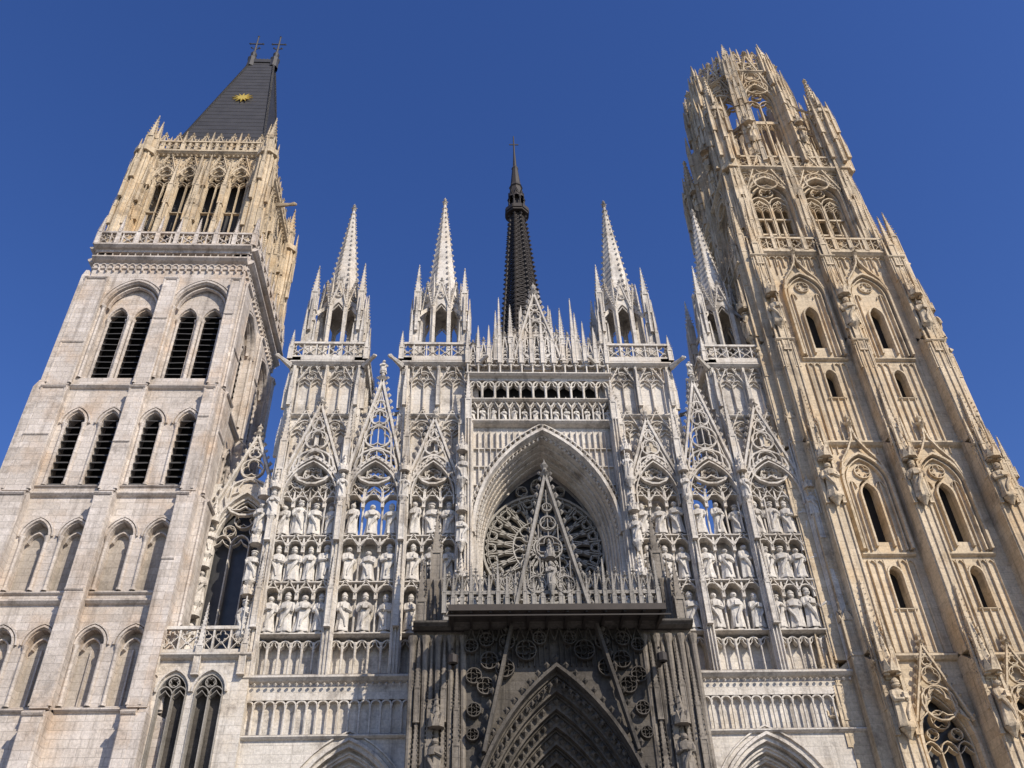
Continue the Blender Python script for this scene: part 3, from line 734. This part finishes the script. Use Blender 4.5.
# ---- link block between north tower and facade
lk=G('north_link','lime'); 
LF=Fr((-17.0,-.3,0))
wallarch(lk,LF,0,3.95,0,17.3,[(.9,.6,12.6,15.8,.8),(2.4,.6,12.6,15.8,.8)],0,.4,back=G('north_link','darkstone'))
box(lk,LF,3.6,3.948,-.6,-.003,0,17.3)
for c in(.9,2.4): tracery(G('north_link','greystone'),LF,c,.6,12.6,15.8,.8,-.3,.05,2,.09); bar(lk,LF,arc(c,.7,15.8,.95,10),.12,-.02,.15)
string(lk,LF,-.1,3.95,0,17.3,.3,.3); string(lk,LF,-.1,3.95,0,12.2,.3,.3)
balus(lk,LF,0,3.6,17.5,1.2,-.1,.05); box(lk,LF,0,3.6,-3.2,-.1,16.8,17.4)
box(lk,LF,-.0,.3,-3.4,-.002,0,17.3)
for a in(0,1.7,3.6): pinn(lk,LF,a,.1,16.5,3.2,.3)
L2=Fr((-17.2,1.9,0))
wallarch(lk,L2,0,4.1,17,27.5,[(2.1,1.35,18.5,24.2,2.4)],0,.6,back=G('north_link','glass'),n=16)
tracery(lk,L2,2.1,1.35,18.5,24.2,2.4,-.4,-.1,3,.12)
gable(lk,L2,2.1,1.8,25.5,30.5,-.05,.2,.2,1,.13,.8); bar(lk,L2,arc(2.1,1.5,24.2,2.7,16),.2,0,.25)
for k in range(3):
    niche(lk,L2,.7,.35,18.2+2.5*k,1.6,.5,True,lk); niche(lk,L2,3.5,.35,18.2+2.5*k,1.6,.5,True,lk)
for a in(.1,4.0): pinn(lk,L2,a,0,26.5,4.5,.35)
box(lk,Fr((0,0,0)),-13.4,-12.9,-10,-3.2,0,26)
# ---------------- south tower (right), flamboyant
stn=G('south_tower','tanstone'); sd=G('south_tower','void'); sst=G('south_tower_statues','tanstone'); sgl=G('south_tower','glass')
def sface(F,W):
    m=stn; bc=[W*.295,W*.705]; h=1.2
    wallarch(m,F,0,W,0,17,[(b,1.1,8.5,13.2,2.3) for b in bc],0,.7,back=sgl)
    string(m,F,0,W,0,17.05,.35,.3)
    for b in bc:
        tracery(m,F,b,1.1,8.5,13.2,2.3,-.45,-.1,3,.11)
        bar(m,F,outline(b,1.2,8.5,13.2,2.5),.2,-.02,.22)
        gable(m,F,b,1.25,14.2,17.6,.15,.35,.14,1,.11,.6)
    wallarch(m,F,0,W,17,22.4,[(b,.3,19.4,21.1,.4) for b in bc],0,.5,back=sd)
    wallarch(m,F,0,W,22.4,28.6,[(b,.38,22.9,25.9,.6) for b in bc],0,.5,back=sd)
    wallarch(m,F,0,W,28.6,34.8,[(b,.3,31.8,33.3,.4) for b in bc],0,.5,back=sd)
    wallarch(m,F,0,W,34.8,43.2,[(b,.38,35.5,38.0,.6) for b in bc],0,.5,back=sd)
    for b in bc:
        for (z0,zw0,zw1,za,zb,zc) in((17.2,19.4,21.5,22.4,28.2,0),(28.9,31.8,33.7,34.8,41.6,1)):
            for q in range(-3,4):
                if q==0: 
                    bar(m,F,[(b,z0),(b,zw0)],.08,-.02,.12); continue
                bar(m,F,[(b+q*h/3.2,z0),(b+q*h/3.2,za-.5)],.07,-.02,.12)
            for q in range(-3,3):
                if q in(-1,0): continue
                bar(m,F,arc(b+(q+.5)*h/3.2,h/6.4,za-.8,.3,6),.06,-.02,.1)
            bar(m,F,outline(b,.36,zw0,zw1-.4,.5,8),.12,-.02,.16); string(m,F,b-.5,b+.5,0,zw0-.05,.14,.14)
            string(m,F,b-h-.1,b+h+.1,0,za-.25,.2,.2)
            top=zb-2.0
            bar(m,F,outline(b,h,za,top,1.75,14),.2,-.02,.35); bar(m,F,outline(b,h-.22,za,top,1.5,14),.1,-.02,.2)
            for p in arc(b,h,top,1.75,18): blob(m,F,p[0],.28,p[1],.09)
            bar(m,F,outline(b,.44,za+.2,zb-2.7 if not zc else 37.9,.75,10),.16,-.02,.22)
            for q in(-1,1):
                bar(m,F,[(b+q*.72,za),(b+q*.72,top+.2)],.07,-.02,.13)
                bar(m,F,arc(b+q*.72,.22,top-.2,.4,6),.06,-.02,.12)
            foil(m,F,b,top+.75,.4,4,.08,-.02,.14)
            og=[(b-h,top+.4),(b-h*.8,top+1.3),(b-h*.4,top+2.0),(b-.12,top+2.7),(b,top+3.5)]
            og2=[(2*b-x,z) for x,z in og]
            for o in(og,og2):
                bar(m,F,o,.14,.15,.38)
                for (p,q2) in zip(o[:-1],o[1:]):
                    for t in(.25,.75): blob(m,F,p[0]+(q2[0]-p[0])*t,.3,p[1]+(q2[1]-p[1])*t+.13,.12,.14)
            finial(m,F,b,.3,top+3.5,.8)
            for q in range(-4,5):
                if q: bar(m,F,[(b+q*h/4,top+1.9+ (0 if abs(q)>2 else .6)),(b+q*h/4,zb+.3+.9*zc)],.05,-.02,.1)
    string(m,F,0,W,0,28.65,.35,.3); string(m,F,0,W,0,43.2,.45,.4)
    arcade(m,F,0,W,42.2,43.1,22,-.02,.15,.07,1.2,cusps=False,shafts=False)
    balus(m,F,-.1,W+.1,43.4,1.25,.15,.3,pin=1.0)
    box(m,F,-.1,W+.1,-1.2,.2,43.15,43.42)
    for a,w in((.45,1.0),(W/2,.85),(W-.45,1.0)):
        for (za,zb,dp) in((0,17,1.35),(17,28.6,1.1),(28.6,36,.85),(36,43.2,.6)):
            w2=w*(1 if za<20 else .9)
            box(m,F,a-w2/2,a+w2/2,-.05,dp,za,zb-.6); wedge(m,F,a-w2/2,a+w2/2,-.05,dp,zb-.6,zb+.4)
            for s in(-1,0,1): bar(m,F,[(a+s*w2*.4,za+.2),(a+s*w2*.4,zb-.8)],.1,dp-.03,dp+.08)
            string(m,F,a-w2/2-.08,a+w2/2+.08,dp,zb-.65,.2,.14)
            pinn(m,F,a,dp-.12,zb-1.4,4.4,.42)
            for s in(-1,1): pinn(m,F,a+s*w2*.4,dp-.1,zb-2.6,3.6,.26)
        for zz in(24.6,36.6,13.5):
            dp=1.1 if zz<28 else .6
            if zz<20: dp=1.35
            niche(m,F,a,dp+.28,zz,2.0,.62,True,sst)
            for s in(-1,1):
                pinn(m,F,a+s*.42,dp+.1,zz-.2,4.2,.18); pinn(m,F,a+s*.25,dp+.3,zz+2.2,2.6,.2)
SX0,SX1,SY0,SY1=14.3,23.9,0.0,9.6
for F,W in grid_faces(SX0,SX1,SY0,SY1): sface(F,W)
for x in(SX0,SX1):
    for y in(SY0,SY1):
        sx=-1 if x<20 else 1; sy=-1 if y<2 else 1
        for (za,zb,dp) in((0,17,.6),(17,28.6,.5),(28.6,43.2,.4)):
            C=Fr((x,y,0)); box(stn,C,min(0,sx*dp),max(0,sx*dp),min(0,-sy*dp),max(0,-sy*dp),za,zb)
            pinn(stn,C,sx*dp*.5,-sy*dp*.5,zb,4.0,dp)
sb=G('south_tower_belfry','tanstone')
def sface2(F,W):
    m=sb; bc=[W*.28,W*.72]; h=1.3
    ops=[]
    for b in bc: ops+= [(b,h,44.8,49.8,1.8)]
    wallarch(m,F,0,W,43.4,52.6,ops,0,.6,n=14); wallarch(m,F,0,W,43.4,52.6,ops,-.6,-.002,n=14)
    for b in bc:
        tracery(m,F,b,h,44.8,49.5,1.9,-.45,-.15,2,.18)
        for s in(-1,1):
            tracery(m,F,b+s*.65,.58,44.8,48.8,.9,-.4,-.2,2,.08)
            for zz in(46.2,47.7): box(m,F,b+s*.65-.6,b+s*.65+.6,-.4,-.2,zz,zz+.14)
        bar(m,F,outline(b,h+.08,44.8,49.8,1.95,14),.24,-.02,.25)
        for p in arc(b,h+.15,49.8,2.1,20): blob(m,F,p[0],.25,p[1],.1)
        gable(m,F,b,h+.15,50.4,54.2,.15,.32,.14,1,.12,.8,.36)
        for q in(-1,1):
            foil(m,F,b+q*1.15,51.8,.35,4,.07,-.02,.12)
    for a,w in((.3,.8),(W/2,.8),(W-.3,.8)):
        box(m,F,a-w/2,a+w/2,-.05,.6,43.4,49.0); wedge(m,F,a-w/2,a+w/2,-.05,.6,49.0,50); box(m,F,a-w*.35,a+w*.35,-.05,.3,49.5,52.6)
        for s in(-1,0,1): pinn(m,F,a+s*w*.42,.6,44.0+(.9 if s==0 else 0),4.6,.3); pinn(m,F,a+s*w*.38,.4,48.6+(.9 if s==0 else 0),4.4,.28); pinn(m,F,a+s*w*.3,.35,51.6+(.9 if s==0 else 0),3.6,.24)
        for s in(-1,1): bar(m,F,[(a+s*w*.45,43.6),(a+s*w*.45,52)],.14,-.02,.35); pinn(m,F,a+s*w*.6,.3,46.3,3.6,.2)
    string(m,F,-.1,W+.1,.1,52.6,.4,.35); box(m,F,0,W,-1.0,.1,52.3,52.75)
    balus(m,F,-.1,W+.1,52.8,1.3,.1,.25,pin=.8)
J=.7
for F,W in grid_faces(SX0+J,SX1-J,SY0+J,SY1-J): sface2(F,W)
# octagonal crown
cr=G('south_tower_crown','tanstone'); OC=Fr((19.3,4.8,0))
R=4.0; ap=R*math.cos(pi/8); sw=R*math.sin(pi/8)
frus(cr,OC,0,0,52.4,52.9,R*1.05,R*1.05,8)
for j in range(8):
    F=OC.at(0,0,0,j*pi/4).at(0,ap)
    ops=[(0,1.05,55.0,62.6,2.1)]
    wallarch(cr,F,-sw,sw,52.9,66.8,ops,0,.5,n=14); wallarch(cr,F,-sw,sw,52.9,66.8,ops,-.5,-.002,n=14)
    tracery(cr,F,0,1.05,55.0,62.4,2.1,-.35,-.1,2,.16)
    for s in(-1,1): tracery(cr,F,s*.52,.48,55,59,.8,-.3,-.15,2,.06)
    box(cr,F,-1.05,1.05,-.35,-.1,59.6,59.95)
    bar(cr,F,outline(0,1.13,55,62.6,2.25,14),.22,-.02,.22)
    gable(cr,F,0,1.4,63.4,69.2,.05,.25,.16,1,.14,.9,.4)
    for p in arc(0,1.2,62.6,2.4,18): blob(cr,F,p[0],.22,p[1],.1)
    string(cr,F,-sw,sw,.05,66.6,.35,.3)
    balus(cr,F,-sw,sw,66.8,1.5,-.1,.08)
    for q in(-3,-2,-1,1,2,3): pinn(cr,F,q*sw/3.4,0,66.8,3.3+(.7 if abs(q)==1 else 0),.26)
    for q in(-1,1): gable(cr,F,q*sw*.5,.5,68.2,69.8,-.06,.06,.12,1,.12,.5,.3)
    A=F.at(sw,0,0,pi/8)
    box(cr,A,-.42,.42,-.4,.6,52.9,62.5); wedge(cr,A,-.42,.42,-.4,.6,62.5,63.5); box(cr,A,-.34,.34,-.4,.25,62.5,68.5)
    for s in(-1,0,1):
        for zz in(53.5,56.0,58.5,61.0): pinn(cr,A,s*.38,.66,zz+(.8 if s==0 else 0),3.9,.32)
        pinn(cr,A,s*.32,.3,64.5+(.6 if s==0 else 0),4.2,.3)
    pinn(cr,A,0,-.1,68.3,3.2,.5)
    for s in(-1,1): pinn(cr,A,s*.5,.1,66.5,3.8,.26)
    niche(cr,A,0,.95,56.2,1.7,.55,True,cr)
for sx in(-1,1):
    for sy in(-1,1):
        X,Y=sx*4.0,sy*4.0
        C=OC.at(X,Y)
        frus(cr,C,0,0,52.5,59.8,.75,.62,8)
        for j in range(8): 
            f=C.at(0,0,0,j*pi/4); bar(cr,f,[(0,53),(0,59.4)],.16,.55,.72); gable(cr,f,0,.3,58.6,60.6,.62,.72,.08,0,.07,.3,.25)
            pinn(cr,C,.8*math.cos(j*pi/4),.8*math.sin(j*pi/4),55.8+(j%2)*1.2,4.6,.28)
            pinn(cr,C,.85*math.cos(j*pi/4),.85*math.sin(j*pi/4),53+(j%2)*.8,3.6,.24)
        frus(cr,C,0,0,59.7,60.1,.85,.85,8)
        spire8(cr,C,0,0,60.0,65.2,.55,11,.13)
        for j in range(4): pinn(cr,C,.5*math.cos(j*pi/2),.5*math.sin(j*pi/2),59.5,3.4,.26)
        L=math.hypot(X,Y);ux,uy=X/L,Y/L
        for (za,zb) in((56.5,60.0),(60,63.5)):
            prev=None
            for k in range(7):
                t=k/6; q=L-.3-(L-R*.93-.2)*t
                lo=za+(zb-za)*(t**.6)-.05; hi=za+(zb-za)*t+.6
                vs=[OC.p(ux*q-uy*e,uy*q+ux*e,zz) for e in(-.12,.12) for zz in(lo,max(hi,lo+.25))]
                if prev: cr.add(prev+vs,[(0,4,5,1),(2,3,7,6),(0,2,6,4),(1,5,7,3)])
                prev=vs
# final set-out adjustments of the towers (metres)
for (part,mat),mb in BUCK.items():
    if part.startswith('north_tower'): mb.v=[(x,y,z*.985) for x,y,z in mb.v]
    elif part=='south_tower_crown': mb.v=[(x-.85,y,52.4+(z-52.4)*.925) for x,y,z in mb.v]
    elif part.startswith('south_tower'): mb.v=[(x-.75,y,z) for x,y,z in mb.v]
# =================================================================== nave and crossing spire behind
nv=G('nave','lime'); nr=G('nave','lead'); B0=Fr((0,0,0))
box(nv,B0,-5.4,6.4,-100,-4.9,0,27); 
nr.add([(-5.8,5.0,27),(6.8,5.0,27),(.5,5.0,34.5),(-5.8,100,27),(6.8,100,27),(.5,100,34.5)],[(0,1,2),(3,5,4),(0,2,5,3),(1,4,5,2)])
box(nv,B0,-13,-5.4,-90,-5,0,13); box(nv,B0,6.4,13.3,-90,-5,0,13)
box(nv,B0,-3,11,-64,-50,20,50)
for i in range(8):
    for s in(-1,1):
        pinn(nv,Fr((.5+s*9,12+i*6,0)),0,0,13,9,1.0,cr=False)
ir=G('crossing_spire','iron'); SC=Fr((3.95,57,0))
frus(ir,SC,0,0,48,72,6,4.4,8)
zb,zt,rb=72,114,4.2
def rad(z): return rb+(1.05-rb)*(z-zb)/(zt-zb)
for j in range(8):
    a=pi/8+j*pi/4
    for k in range(42):
        z=zb+k; r=rad(z);r2=rad(z+1)
        p=lambda an,rr,zz:(SC.o[0]+rr*math.cos(an),SC.o[1]+rr*math.sin(an),zz)
        seam(p(a,r,z),p(a,r2,z+1),.16,ir)
        blob(ir,SC,(r+.25)*math.cos(a),-(r+.25)*math.sin(a),z+.5,.3,.34)
        a2=a+pi/4
        seam(p(a,r,z),p(a2,r,z),.07,ir)
        seam(p(a,r,z),p(a2,r2,z+1),.07,ir); seam(p(a2,r,z),p(a,r2,z+1),.07,ir)
frus(ir,SC,0,0,72,114,3.0,.6,8)
frus(ir,SC,0,0,114,114.5,1.9,1.9,8)
for j in range(8):
    A=SC.at(0,0,0,j*pi/4)
    bar(ir,A,[(-.5,114.5),(-.5,118)],.18,1.1,1.3); bar(ir,A,[(.5,114.5),(.5,118)],.18,1.1,1.3); box(ir,A,-.7,.7,1.2,1.9,114.4,115.2)
    gable(ir,A,0,.55,117.2,119.6,1.1,1.3,.15,0,.12,.4,.4)
frus(ir,SC,0,0,114.4,120,.7,.7,8); lathe(ir,SC,0,0,[(1.5,118),(1.2,119),(.95,121),(1.15,121.2),(.85,122),(.5,126),(.6,126.3),(.32,127),(.16,131),(.1,135.5)],8)
box(ir,SC,-.8,.8,-.06,.06,133.0,133.2)
for j in range(4):
    a=pi/4+j*pi/2; pinn(ir,SC,5*math.cos(a),5*math.sin(a),66,22,2.0)
gr=G('@ground','paving'); gr.v+= [(-2000,-2000,0),(2000,-2000,0),(2000,2000,0),(-2000,2000,0)]; gr.f.append((0,1,2,3))
sq=G('@cathedral_steps','lime')
box(sq,Fr((0,0,0)),-13,13,.05,5.6,.0,.15); box(sq,Fr((0,0,0)),-12.6,12.6,.05,5.2,.15,.3)
# =================================================================== materials
MAT={}
def stone(name,c1,c2,dark,streak=.55,bump=.35,blocks=.5,lich=.35,bricks=True,warm=None):
    mt=bpy.data.materials.new(name); mt.use_nodes=True; nt_=mt.node_tree; N=nt_.nodes; L=nt_.links; N.clear()
    out=N.new('ShaderNodeOutputMaterial'); bs=N.new('ShaderNodeBsdfPrincipled'); L.new(bs.outputs[0],out.inputs[0])
    bs.inputs['Roughness'].default_value=.92
    bs.inputs['Specular IOR Level'].default_value=.2
    ge=N.new('ShaderNodeNewGeometry')
    def noise(scale,det,vec=None,rough=.55):
        n=N.new('ShaderNodeTexNoise'); n.inputs['Scale'].default_value=scale; n.inputs['Detail'].default_value=det; n.inputs['Roughness'].default_value=rough
        L.new(vec if vec else ge.outputs['Position'],n.inputs['Vector']); return n.outputs[0]
    def ramp(v,a,b):
        r=N.new('ShaderNodeMapRange'); r.inputs[1].default_value=a; r.inputs[2].default_value=b; L.new(v,r.inputs[0]); return r.outputs[0]
    def mix(f,a,b,mode='MIX'):
        x=N.new('ShaderNodeMixRGB'); x.blend_type=mode
        if hasattr(f,'links') : L.new(f,x.inputs[0])
        else: x.inputs[0].default_value=f
        for i,c in((1,a),(2,b)):
            if isinstance(c,tuple): x.inputs[i].default_value=(*c,1)
            else: L.new(c,x.inputs[i])
        return x.outputs[0]
    def mul(a,b):
        x=N.new('ShaderNodeMath'); x.operation='MULTIPLY'
        for i,c in((0,a),(1,b)):
            if isinstance(c,(int,float)): x.inputs[i].default_value=c
            else: L.new(c,x.inputs[i])
        return x.outputs[0]
    col=mix(ramp(noise(.22,4),.38,.62),c1,c2)
    if warm: col=mix(ramp(noise(.5,5),.5,.68),col,warm)
    sep=N.new('ShaderNodeSeparateXYZ'); L.new(ge.outputs['Position'],sep.inputs[0])
    ad=N.new('ShaderNodeMath'); ad.operation='ADD'; L.new(sep.outputs[0],ad.inputs[0]); L.new(sep.outputs[1],ad.inputs[1])
    cb=N.new('ShaderNodeCombineXYZ'); L.new(ad.outputs[0],cb.inputs[0]); L.new(sep.outputs[2],cb.inputs[1])
    br=N.new('ShaderNodeTexBrick'); L.new(cb.outputs[0],br.inputs['Vector'])
    br.inputs['Scale'].default_value=1.0; br.inputs['Brick Width'].default_value=.78; br.inputs['Row Height'].default_value=.36
    br.inputs['Mortar Size'].default_value=.014; br.inputs['Mortar Smooth'].default_value=.3; br.inputs['Bias'].default_value=0
    br.inputs['Color1'].default_value=(1,1,1,1); br.inputs['Color2'].default_value=(.66,.64,.61,1); br.inputs['Mortar'].default_value=(.4,.38,.36,1)
    if bricks: col=mix(blocks,col,br.outputs[0],'MULTIPLY')
    mp=N.new('ShaderNodeMapping'); mp.inputs['Scale'].default_value=(1.8,1.8,.13); L.new(ge.outputs['Position'],mp.inputs[0])
    st=ramp(noise(1.0,6,mp.outputs[0],.68),.52,.68)
    col=mix(mul(st,streak),col,dark)
    pt=ramp(noise(.9,8,None,.74),.535,.65)
    col=mix(mul(pt,streak*.85),col,dark)
    sn=N.new('ShaderNodeSeparateXYZ'); L.new(ge.outputs['Normal'],sn.inputs[0])
    col=mix(mul(ramp(sn.outputs[2],.2,.75),lich),col,dark)
    fine=noise(9,6,None,.7)
    fr=N.new('ShaderNodeMapRange'); fr.inputs[1].default_value=.3; fr.inputs[2].default_value=.7; fr.inputs[3].default_value=.75; fr.inputs[4].default_value=1.17; L.new(fine,fr.inputs[0])
    col=mix(1.0,col,fr.outputs[0],'MULTIPLY')
    L.new(col,bs.inputs['Base Color'])
    bp=N.new('ShaderNodeBump'); bp.inputs['Strength'].default_value=bump; bp.inputs['Distance'].default_value=.06
    hh=N.new('ShaderNodeMath'); hh.operation='MULTIPLY_ADD'; L.new(br.outputs['Fac'],hh.inputs[0]); hh.inputs[1].default_value=-.35 if bricks else 0; L.new(noise(5,8,None,.75),hh.inputs[2])
    L.new(hh.outputs[0],bp.inputs['Height']); L.new(bp.outputs[0],bs.inputs['Normal'])
    MAT[name]=mt
stone('lime',(.72,.67,.60),(.59,.54,.475),(.12,.1,.084),.58,.5,.3,.65,warm=(.64,.56,.46))
stone('limestat',(.68,.64,.58),(.56,.515,.455),(.15,.13,.11),.5,.4,.0,.6,bricks=False)
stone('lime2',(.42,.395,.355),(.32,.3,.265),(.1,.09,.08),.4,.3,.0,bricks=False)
stone('nstone',(.70,.63,.565),(.57,.505,.445),(.19,.16,.135),.55,.5,.55,.6,warm=(.6,.485,.385))
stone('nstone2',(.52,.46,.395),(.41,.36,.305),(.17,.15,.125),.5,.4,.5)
stone('tanstone',(.70,.58,.42),(.58,.475,.335),(.14,.108,.08),.62,.5,.38,.68,warm=(.62,.465,.29))
stone('greystone',(.40,.37,.33),(.25,.23,.2),(.07,.064,.056),.6,.4,.1)
stone('midstone',(.31,.272,.225),(.21,.183,.152),(.05,.044,.038),.75,.5,.3)
stone('darkstone',(.15,.133,.113),(.085,.075,.065),(.025,.023,.02),.75,.5,.3)
def simple(name,col,rough,metal=0,var=.3,scale=2,bump=.1):
    mt=bpy.data.materials.new(name); mt.use_nodes=True; N=mt.node_tree.nodes; L=mt.node_tree.links
    bs=N['Principled BSDF']; bs.inputs['Roughness'].default_value=rough; bs.inputs['Metallic'].default_value=metal
    ge=N.new('ShaderNodeNewGeometry'); n=N.new('ShaderNodeTexNoise'); n.inputs['Scale'].default_value=scale; n.inputs['Detail'].default_value=5
    L.new(ge.outputs['Position'],n.inputs['Vector'])
    r=N.new('ShaderNodeMixRGB'); r.inputs[1].default_value=tuple(c*(1-var) for c in col)+(1,); r.inputs[2].default_value=tuple(min(1,c*(1+var)) for c in col)+(1,)
    L.new(n.outputs[0],r.inputs[0]); L.new(r.outputs[0],bs.inputs['Base Color'])
    b=N.new('ShaderNodeBump'); b.inputs['Strength'].default_value=bump; L.new(n.outputs[0],b.inputs['Height']); L.new(b.outputs[0],bs.inputs['Normal'])
    MAT[name]=mt
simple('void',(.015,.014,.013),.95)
simple('slate',(.06,.057,.055),.7)
simple('lead',(.042,.04,.04),.6,.0,.45,1.2)
simple('iron',(.028,.021,.017),.7,.0,.4,.8)
simple('gold',(.95,.66,.12),.35,.6,.1)
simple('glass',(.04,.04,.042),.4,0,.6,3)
simple('wood',(.08,.05,.03),.7)
simple('planks',(.05,.04,.033),.8,0,.4,4)
simple('paving',(.2,.19,.18),.9,0,.2,.6)
# =================================================================== objects
def link(o): bpy.context.scene.collection.objects.link(o)
root=bpy.data.objects.new('gothic_cathedral',None); link(root)
tops={}
parents={}
def parent_empty(n):
    if n not in parents:
        e=bpy.data.objects.new(n,None); link(e); e.parent=root; parents[n]=e
    return parents[n]
tot=0
for (part,mat),mb in BUCK.items():
    if not mb.f: continue
    me=bpy.data.meshes.new(part.strip('@')); me.from_pydata(mb.v,[],mb.f); me.update(); me.validate()
    me.materials.append(MAT[mat]); tot+=len(mb.f)
    if part[0]=='@':
        n=part[1:]
        if n in tops:
            o=bpy.data.objects.new(n+'_'+mat,me); link(o); o.parent=tops[n]
        else:
            o=bpy.data.objects.new(n,me); link(o); tops[n]=o
    else:
        o=bpy.data.objects.new(part+'_'+mat,me); link(o); o.parent=parent_empty(part)
tops['cathedral_steps'].parent=root
# =================================================================== camera
f=900.;cx,cy=512.,384.
Z=Vector((473-cx,cy+720,f)).normalized(); X=Vector((1,-.005,.0495)); X=(X-Z*X.dot(Z)).normalized(); Y=Z.cross(X)
if Y.z<0: Y=-Y
right=Vector((X.x,Y.x,Z.x)); up=Vector((X.y,Y.y,Z.y)); fwd=Vector((X.z,Y.z,Z.z))
M=Matrix((( right.x,up.x,-fwd.x),(right.y,up.y,-fwd.y),(right.z,up.z,-fwd.z))).to_4x4()
cam=bpy.data.cameras.new('camera'); co=bpy.data.objects.new('camera',cam); link(co)
M.translation=Vector((-3.9,-38,1.7)); co.matrix_world=M
cam.sensor_width=36; cam.lens=36*f/1024; cam.clip_end=6000
bpy.context.scene.camera=co
# =================================================================== light
w=bpy.data.worlds.new('World'); bpy.context.scene.world=w; w.use_nodes=True
N=w.node_tree.nodes; L=w.node_tree.links; bg=N['Background']
sk=N.new('ShaderNodeTexSky'); sk.sky_type='NISHITA'; sk.sun_disc=False
el,az=math.radians(36),math.radians(38)
sd_=Vector((math.sin(az)*math.cos(el),-math.cos(az)*math.cos(el),math.sin(el)))
sk.sun_elevation=el; sk.sun_rotation=math.atan2(sd_.x,sd_.y)
sk.air_density=1.0; sk.dust_density=.3; sk.ozone_density=3.5
hs=N.new('ShaderNodeHueSaturation'); hs.inputs['Hue'].default_value=.518; hs.inputs['Saturation'].default_value=1.22; hs.inputs['Value'].default_value=1.0
L.new(sk.outputs[0],hs.inputs['Color']); L.new(hs.outputs[0],bg.inputs[0]); bg.inputs[1].default_value=.15
sl=bpy.data.lights.new('sun','SUN'); sl.energy=5.0; sl.angle=math.radians(.5); sl.color=(1,.91,.78)
so=bpy.data.objects.new('sun',sl); link(so); so.rotation_euler=sd_.to_track_quat('Z','Y').to_euler()
s=bpy.context.scene; s.view_settings.view_transform='Standard'; s.view_settings.look='None'; s.view_settings.exposure=0
